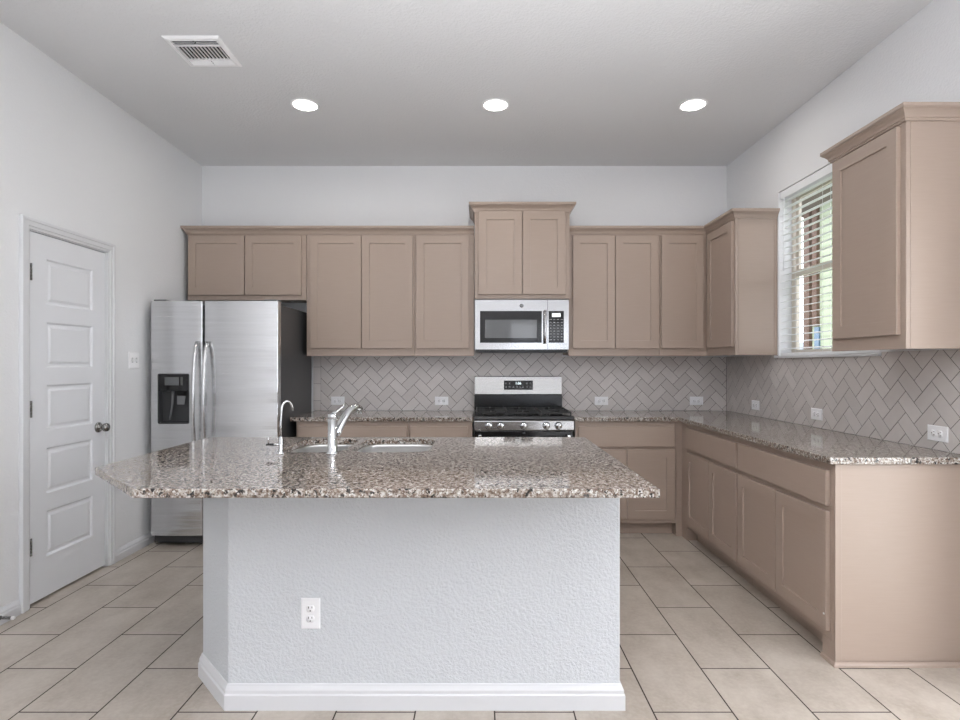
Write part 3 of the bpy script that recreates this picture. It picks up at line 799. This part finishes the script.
for x in (FX0 + 0.06, FX1 - 0.06):
    obj('hinge_cover', MB().box(x - 0.045, x + 0.045, YD + 0.02, YD + 0.17, 1.7725, 1.785), 'grey_plastic', fr, 0.004)
    obj('roller', MB().tube([(x - 0.02, YD + 0.12, 0.0185), (x + 0.02, YD + 0.12, 0.0185)], 0.018, 14), 'dark', fr)
    obj('rear_roller', MB().tube([(x - 0.02, 4.75, 0.0185), (x + 0.02, 4.75, 0.0185)], 0.018, 14), 'dark', fr)
# dispenser
dp = thing('tmp', '', '', (0, 0, 0)); bpy.data.objects.remove(dp)
fnp = lambda a, b, h: (a, h, b)
dm = MB()
ol = rrect(PX0 + 0.001, PX1 - 0.001, PZ0 + 0.001, PZ1 - 0.001, 0.011); il = rrect(PX0 + 0.007, PX1 - 0.007, PZ0 + 0.007, PZ1 - 0.007, 0.008)
dm.loft([[(x, YD + 0.054, z) for x, z in ol], [(x, YD - 0.0, z) for x, z in ol], [(x, YD - 0.0, z) for x, z in il], [(x, YD + 0.050, z) for x, z in il]], True, True)
dsp = obj('dispenser', dm, 'charcoal', fd)
obj('control_panel', MB().box(PX0 + 0.0075, PX1 - 0.0075, YD + 0.004, YD + 0.049, PZ1 - 0.127, PZ1 - 0.0075), 'black_gloss', dsp)
obj('display', MB().box(PX0 + 0.05, PX1 - 0.075, YD + 0.0025, YD + 0.004, PZ1 - 0.085, PZ1 - 0.025), 'screen', dsp)
obj('display', MB().box(PX1 - 0.064, PX1 - 0.048, YD + 0.0025, YD + 0.004, PZ1 - 0.085, PZ1 - 0.025), 'screen', dsp)
obj('ice_chute', MB().lathe([(0.001, 0), (0.03, 0), (0.036, 0.03), (0.001, 0.03)], lambda a, b, h: (PX1 - 0.07 + a, YD + 0.03 + b * 0.45, PZ1 - 0.158 + h), 20), 'dark', dsp)
obj('paddle', MB().loft([[(PX1 - 0.105, YD + 0.03, PZ1 - 0.162), (PX1 - 0.042, YD + 0.03, PZ1 - 0.162), (PX1 - 0.042, YD + 0.036, PZ1 - 0.162), (PX1 - 0.105, YD + 0.036, PZ1 - 0.162)],
                         [(PX1 - 0.100, YD + 0.02, PZ1 - 0.225), (PX1 - 0.047, YD + 0.02, PZ1 - 0.225), (PX1 - 0.047, YD + 0.026, PZ1 - 0.225), (PX1 - 0.100, YD + 0.026, PZ1 - 0.225)]]), 'grey_plastic', dsp, 0.003)
obj('water_spout', MB().tube([(PX0 + 0.095, YD + 0.03, PZ1 - 0.13), (PX0 + 0.092, YD + 0.026, PZ1 - 0.23), (PX0 + 0.073, YD + 0.028, PZ1 - 0.335)], [0.009, 0.0065, 0.005], 10), 'grey_plastic', dsp)
obj('drip_tray', MB().box(PX0 + 0.02, PX1 - 0.02, YD + 0.01, YD + 0.048, PZ0 + 0.0075, PZ0 + 0.014), 'black', dsp)

# ------------------------------------------------------------------ gas range
rg = thing('gas_range', 'stainless and black freestanding gas range with five knobs', 'stove', (0.333, 4.55, 0))
RX0, RX1, RY = -0.045, 0.712, 4.245
obj('body', MB().box(RX0 + 0.002, RX1 - 0.002, RY + 0.05, 4.87, 0.05, 0.885), 'black', rg)
obj('cooktop', MB().prism([(RY - 0.002, 0.889), (RY - 0.006, 0.900), (RY - 0.002, 0.922), (RY + 0.012, 0.926), (RY + 0.05, 0.920), (4.80, 0.920), (4.80, 0.886), (RY + 0.02, 0.886)], RX0, RX1, lambda a, b, h: (h, a, b)), 'black', rg, 0.003)
cp = obj('control_panel', MB().prism([(RY, 0.888), (RY - 0.004, 0.880), (RY - 0.004, 0.822), (RY, 0.816), (RY + 0.045, 0.816), (RY + 0.045, 0.888)], RX0, RX1, lambda a, b, h: (h, a, b)), 'steel', rg)
for kx in (0.066, 0.156, 0.330, 0.503, 0.593):
    kb = obj('knob', MB().lathe([(0.001, 0.0003), (0.029, 0.0003), (0.029, 0.006), (0.0255, 0.009), (0.024, 0.030), (0.021, 0.033), (0.001, 0.033)], lambda a, b, h: (kx + a, RY - 0.004 - h, 0.852 + b), 28), 'chrome', rg)
    obj('pointer', MB().box(kx - 0.0035, kx + 0.0035, RY - 0.0425, RY - 0.0372, 0.833, 0.871), 'steel', kb, 0.001)
od = obj('oven_door', MB().box(RX0 + 0.004, RX1 - 0.004, RY, RY + 0.048, 0.235, 0.810), 'black', rg, 0.004)
obj('door_skin', MB().ring(FRONT(RY - 0.0005), (RX0 + 0.006, RX1 - 0.006, 0.238, 0.765), (RX0 + 0.09, RX1 - 0.09, 0.33, 0.66), 0.0, 0.004), 'steel', od)
obj('oven_window', MB().box(RX0 + 0.09, RX1 - 0.09, RY - 0.003, RY - 0.0005, 0.33, 0.66), 'black_gloss', od)
hd = obj('oven_handle', MB().tube([(RX0 + 0.03, RY - 0.05, 0.755), (RX1 - 0.03, RY - 0.05, 0.755)], 0.013, 16), 'steel', od)
for hx in (RX0 + 0.045, RX1 - 0.045):
    obj('handle_bracket', MB().box(hx - 0.013, hx + 0.013, RY - 0.052, RY - 0.0005, 0.748, 0.786), 'chrome', od, 0.004)
text('maker_mark', 'GE', 0.018, FRONT(RY), 0.333, 0.795, 0.0002, 'grey_plastic', od)
obj('storage_drawer', MB().box(RX0 + 0.004, RX1 - 0.004, RY, RY + 0.048, 0.055, 0.228), 'steel', rg, 0.004)
for fx_ in (RX0 + 0.05, RX1 - 0.05):
    for fy in (RY + 0.09, 4.82):
        obj('leveling_foot', MB().tube([(fx_, fy, 0.0), (fx_, fy, 0.051)], 0.014, 12), 'black', rg)
# back guard
bgf = FRONT(4.82)
obj('backguard', MB().box(RX0 - 0.002, RX1 - 0.008, 4.80, 4.885, 0.921, 1.056), 'black', rg, 0.003)
bp = obj('backguard_panel', MB().prism([(4.808, 1.056), (4.804, 1.062), (4.8185, 1.210), (4.824, 1.215), (4.885, 1.215), (4.885, 1.056)], RX0 - 0.002, RX1 - 0.008, lambda a, b, h: (h, a, b)), 'range_steel', rg, 0.002)
dg = obj('clock_display', MB().prism([(4.8071, 1.098), (4.8148, 1.177), (4.818, 1.177), (4.811, 1.098)], 0.206, 0.454, lambda a, b, h: (h, a, b)), 'black_gloss', bp)
tfn = lambda u, v, d: (u, 4.8071 + (v - 1.098) * 0.0975 - d, v)
text('clock_digits', '1:06', 0.030, tfn, 0.329, 1.153, 0.0004, 'digits', dg)
km = MB()
for r_, (vz, cols) in enumerate(((1.153, (0.222, 0.254, 0.403, 0.433)), (1.122, (0.224, 0.255, 0.287, 0.318, 0.342, 0.370, 0.405, 0.433)))):
    for u in cols:
        for dz in (-0.005, 0.0, 0.005):
            wd = random.uniform(0.004, 0.009)
            km.b.faces.ensure_lookup_table()
            km.plate(tfn, u - wd, u + wd, vz + dz - 0.0013, vz + dz + 0.0013, [(0, 0.0002), (0, 0.0006)])
obj('key_legends', km, 'mw_key', dg)
# burners and grates
for i, (bx_, by_) in enumerate(((0.07, 4.40), (0.07, 4.66), (0.333, 4.53), (0.597, 4.40), (0.597, 4.66))):
    obj('burner', MB().lathe([(0.001, 0.9203), (0.05, 0.9203), (0.05, 0.928), (0.036, 0.932), (0.036, 0.940), (0.001, 0.942)], lambda a, b, h: (bx_ + a, by_ + b, h), 24), 'iron', rg)
for gx0, gx1 in ((RX0 + 0.012, 0.202), (0.206, 0.460), (0.464, RX1 - 0.012)):
    g = MB(); zt0, zt1 = 0.940, 0.953; ya, yb_ = RY + 0.035, 4.775
    for x in (gx0, gx1 - 0.011): g.box(x, x + 0.011, ya, yb_, zt0, zt1)
    for y in (ya, yb_ - 0.011, (ya + yb_) / 2 - 0.0055): g.box(gx0 + 0.011, gx1 - 0.011, y, y + 0.011, zt0, zt1)
    xm = (gx0 + gx1) / 2
    g.box(xm - 0.005, xm + 0.005, ya + 0.011, ya + 0.09, zt0, zt1 + 0.002).box(xm - 0.005, xm + 0.005, yb_ - 0.09, yb_ - 0.011, zt0, zt1 + 0.002)
    for yy in (4.40, 4.66):
        g.box(gx0 + 0.011, gx0 + 0.075, yy - 0.005, yy + 0.005, zt0, zt1 + 0.002).box(gx1 - 0.075, gx1 - 0.011, yy - 0.005, yy + 0.005, zt0, zt1 + 0.002)
    for x in (gx0, gx1 - 0.011):
        for y in (ya, yb_ - 0.011): g.box(x, x + 0.011, y, y + 0.011, 0.9205, zt0)
    obj('grate', g, 'iron', rg)

# ------------------------------------------------------------------ microwave
mw = thing('microwave', 'stainless over-the-range microwave under the raised cabinet', 'microwave', (0.337, 4.7, 1.412))
MX0, MX1, MY = -0.041, 0.717, 4.525
fm = FRONT(MY)
obj('body', MB().box(MX0 + 0.003, MX1 - 0.003, MY + 0.03, 4.888, 1.425, 1.8405), 'black', mw)
obj('vent_base', MB().box(MX0 + 0.01, MX1 - 0.01, MY + 0.012, 4.80, 1.412, 1.4245), 'black', mw, 0.003)
def px(x): return (x - 480) / 123.7
def pz(y): return 1.315 + (364.5 - y) / 123.7
sx = px(547.6)
md = MB().ring(fm, (MX0, sx - 0.0012, 1.437, 1.838), (px(480), px(541.8), pz(342.8), pz(311)), -0.029, 0.0)
mdo = obj('door', md, 'microwave_steel', mw)
wi = MB().ring(fm, (px(480), px(541.8), pz(342.8), pz(311)), (px(485), px(537), pz(338), pz(319.7)), -0.02, -0.0015)
obj('window_border', wi, 'black_gloss', mdo)
obj('window_screen', MB().box(px(485), px(537), MY + 0.0025, MY + 0.02, pz(338), pz(319.7)), 'mesh_glass', mdo)
obj('handle', MB().tube([(px(544.7), MY - 0.024, pz(343.6)), (px(544.7), MY - 0.030, pz(335)), (px(544.7), MY - 0.031, pz(327)), (px(544.7), MY - 0.030, pz(319)), (px(544.7), MY - 0.024, pz(310.8))], 0.0155, 14, (1.1, 0.75)), 'steel', mdo)
for zz in (pz(341.5), pz(312.8)): obj('handle_post', MB().tube([(px(544.7), MY - 0.02, zz), (px(544.7), MY - 0.0002, zz)], 0.008, 10), 'steel', mdo)
mk = MB().lathe([(0.001, 0.0002), (0.016, 0.0002), (0.016, 0.0012), (0.001, 0.0014)], lambda a, b, h: (px(521.5) + a, MY - h, pz(305.7) + b), 28)
em = obj('emblem', mk, 'grey_plastic', mdo)
text('emblem_lettering', 'GE', 0.017, FRONT(MY - 0.0016), px(521.5), pz(305.7), 0.0, 'steel', em, 0.0003)
mp = MB().ring(fm, (sx + 0.0012, MX1, 1.437, 1.838), (px(548.5), px(563.8), pz(342.8), pz(311)), -0.029, 0.0)
mpo = obj('control_panel', mp, 'microwave_steel', mw)
kp = obj('keypad', MB().box(px(548.5), px(563.8), MY - 0.0005, MY + 0.02, pz(342.8), pz(311)), 'black_gloss', mpo)
obj('display', MB().box(px(552), px(560.6), MY - 0.0012, MY - 0.0005, pz(317), pz(313.2)), 'lcd', kp)
kl = MB()
for r_ in range(8):
    for c_ in range(4):
        u = px(550.6 + c_ * 3.7); v = pz(319.5 + r_ * 2.9); wd = random.uniform(0.005, 0.010)
        kl.plate(fm, u - wd, u + wd, v - 0.0028, v + 0.0028, [(0, 0.0006), (0, 0.001)])
obj('key_legends', kl, 'mw_key', kp)

# ------------------------------------------------------------------ outlets, switch
def make_outlet(loc, label):
    t = thing('electrical_outlet', label, 'outlet', loc, 'white duplex outlets')
    x, y, z = loc
    fn = lambda u, v, d: (x + u, y - d, z + v)           # plate lies across, long side horizontal
    obj('cover_plate', MB().plate(fn, -0.0585, 0.0585, -0.0365, 0.0365, [(0, 0.0002), (0, 0.003), (0.004, 0.006)]), 'plastic_white', t)
    for s in (-1, 1):
        rc_ = MB().lathe([(0.001, 0.0061), (0.0165, 0.0061), (0.0165, 0.008), (0.001, 0.008)], lambda a, b, h: fn(s * 0.0195 + max(-0.0135, min(0.0135, a)), b, h), 28)
        ro = obj('receptacle', rc_, 'plastic_white', t)
        sm = MB()
        sm.box(x + s * 0.0195 + 0.001, x + s * 0.0195 + 0.009, y - 0.0086, y - 0.008, z + 0.0052, z + 0.0078)
        sm.box(x + s * 0.0195 + 0.002, x + s * 0.0195 + 0.009, y - 0.0086, y - 0.008, z - 0.0078, z - 0.0052)
        sm.lathe([(0.0003, 0.008), (0.0026, 0.008), (0.0026, 0.0086), (0.0003, 0.0086)], lambda a, b, h: fn(s * 0.0195 - 0.0075 + a, b, h), 10)
        obj('slots', sm, 'slot', ro)
    return t
yo = YB - 0.0082
o1 = make_outlet((-1.242, yo, 0.998), 'white outlet on the back wall tile nearest the refrigerator')
copy_thing(o1, (-0.335, yo, 0.998), (0, 0, 0), 'white outlet on the back wall tile just left of the range')
copy_thing(o1, (1.060, yo, 0.998), (0, 0, 0), 'white outlet on the back wall tile right of the range')
copy_thing(o1, (1.890, yo, 0.998), (0, 0, 0), 'white outlet on the back wall tile nearest the right corner')
xo = XR - 0.0082
copy_thing(o1, (xo, 4.372, 0.998), (0, 0, -PI / 2), 'white outlet on the right wall tile closest to the back corner')
copy_thing(o1, (xo, 3.578, 0.998), (0, 0, -PI / 2), 'white outlet on the right wall tile below the window')
copy_thing(o1, (xo, 2.632, 0.991), (0, 0, -PI / 2), 'white outlet on the right wall tile under the nearest wall cabinet')
copy_thing(o1, (-0.647, 2.1425, 0.364), (0, -PI / 2, 0), 'white upright outlet low on the white island wall')

sw = thing('light_switch', 'white double light switch on the left wall between door and refrigerator', 'switch', (XL, 3.932, 1.344))
fw = LEFTW(XL)
obj('cover_plate', MB().plate(fw, 3.875, 3.989, 1.286, 1.403, [(0, 0.0002), (0, 0.003), (0.004, 0.006)]), 'plastic_white', sw)
for cy_ in (3.909, 3.955):
    obj('toggle', MB().plate(fw, cy_ - 0.005, cy_ + 0.005, 1.333, 1.357, [(0, 0.0061), (0, 0.008), (0.002, 0.014)]), 'plastic_white', sw)
    obj('toggle_slot', MB().ring(fw, (cy_ - 0.0075, cy_ + 0.0075, 1.329, 1.361), (cy_ - 0.0052, cy_ + 0.0052, 1.3325, 1.3575), 0.006, 0.0066), 'grey_plastic', sw)

# ------------------------------------------------------------------ ceiling fittings
def lamp(label, x, y, watts=0.0):
    t = thing('recessed_light', label, 'ceiling light', (x, y, ZC), 'recessed ceiling lights')
    fn = lambda a, b, h: (x + a, y + b, ZC - h)
    tr = MB()
    prof = [(0.094, 0.0002), (0.094, 0.003), (0.088, 0.006), (0.078, 0.0045), (0.076, 0.0002)]
    n = 40
    loops = [[fn(r * math.cos(2 * PI * k / n), r * math.sin(2 * PI * k / n), h) for k in range(n)] for r, h in prof]
    tr.loft(loops + [loops[0]], False, False, True)
    obj('trim_ring', tr, 'plastic_white', t)
    obj('lens', MB().lathe([(0.001, 0.0004), (0.0755, 0.0004), (0.0755, 0.0025), (0.001, 0.003)], fn, 40), 'lens', t)
    if watts:
        l = bpy.data.lights.new('lamp_light', 'AREA'); l.shape = 'DISK'; l.size = 0.14; l.energy = watts; l.color = (1.0, 0.96, 0.91)
        o = bpy.data.objects.new('lamp_light', l); C.objects.link(o); o.parent = t; o.location = (0, 0, -0.005)
    return t
lamp('leftmost of the three lit recessed ceiling lights', -1.171, 3.748, 3.5)
lamp('middle one of the three lit recessed ceiling lights', 0.104, 3.748, 3.5)
lamp('rightmost of the three lit recessed ceiling lights', 1.426, 3.748, 3.5)
for i, y in enumerate((0.7, -1.9)):  # unseen lamps added to lift the brightness of the near floor
    for j, x in enumerate((-1.3, 0.05, 1.4)):
        lamp('added recessed fill light out of view, %s row, %s' % (('first', 'second')[i], ('left', 'middle', 'right')[j]), x, y, 2)

vt = thing('ceiling_vent', 'square white louvered air vent in the ceiling upper left', 'vent', (-1.532, 3.108, ZC))
VX0, VX1, VY0, VY1 = -1.684, -1.380, 2.957, 3.260
dn = DOWN(ZC)
vm = MB().plate(dn, VX0 + 0.028, VX1 - 0.028, VY0 + 0.028, VY1 - 0.028, [(0, 0.0003), (0, 0.001)])
obj('backing', vm, 'dark', vt)
fmv = MB()
def vr(i, h): return [(VX0 + i, VY0 + i, ZC - h), (VX1 - i, VY0 + i, ZC - h), (VX1 - i, VY1 - i, ZC - h), (VX0 + i, VY1 - i, ZC - h)]
lp = [vr(0, 0.0003), vr(0, 0.003), vr(0.012, 0.010), (vr(0.028, 0.012)), vr(0.030, 0.0003)]
fmv.loft(lp + [lp[0]], False, False)
fmv.box(VX0 + 0.029, VX1 - 0.029, VY0 + 0.076, VY0 + 0.084, ZC - 0.012, ZC - 0.001)
fmv.box(VX0 + 0.029, VX1 - 0.029, VY1 - 0.084, VY1 - 0.076, ZC - 0.012, ZC - 0.001)
obj('frame', fmv, 'plastic_white', vt)
xm = (VX0 + VX1) / 2
def slat(a, b, tilt, along):
    m = MB(); w_ = 0.006
    if along == 'y':
        c = a; m.loft([[(c - w_ * 0.5, y, ZC - 0.0115), (c - w_ * 0.5 + 0.0045, y, ZC - 0.0115), (c + w_ * 0.5 + tilt, y, ZC - 0.0018), (c + w_ * 0.5 + tilt - 0.0016, y, ZC - 0.0018)] for y in b])
    else:
        c = a; m.loft([[(x, c - tilt, ZC - 0.0115), (x, c - tilt + 0.0022, ZC - 0.0115), (x, c + tilt, ZC - 0.0018), (x, c + tilt - 0.0016, ZC - 0.0018)] for x in b])
    obj('slat', m, 'plastic_white', vt)
for k in range(12):
    slat(VX0 + 0.040 + k * (VX1 - VX0 - 0.08) / 11, (VY0 + 0.0845, VY1 - 0.0845), -0.004, 'y')
for k in range(3):
    for h in ((VX0 + 0.030, xm - 0.004), (xm + 0.004, VX1 - 0.030)):
        slat(VY0 + 0.036 + k * 0.0185, h, 0.0045, 'x')
        slat(VY1 - 0.038 - k * 0.0165, h, -0.0085, 'x')
obj('damper_lever', MB().box(xm - 0.002, xm + 0.002, VY1 - 0.075, VY1 - 0.03, ZC - 0.018, ZC - 0.0118), 'plastic_white', vt)
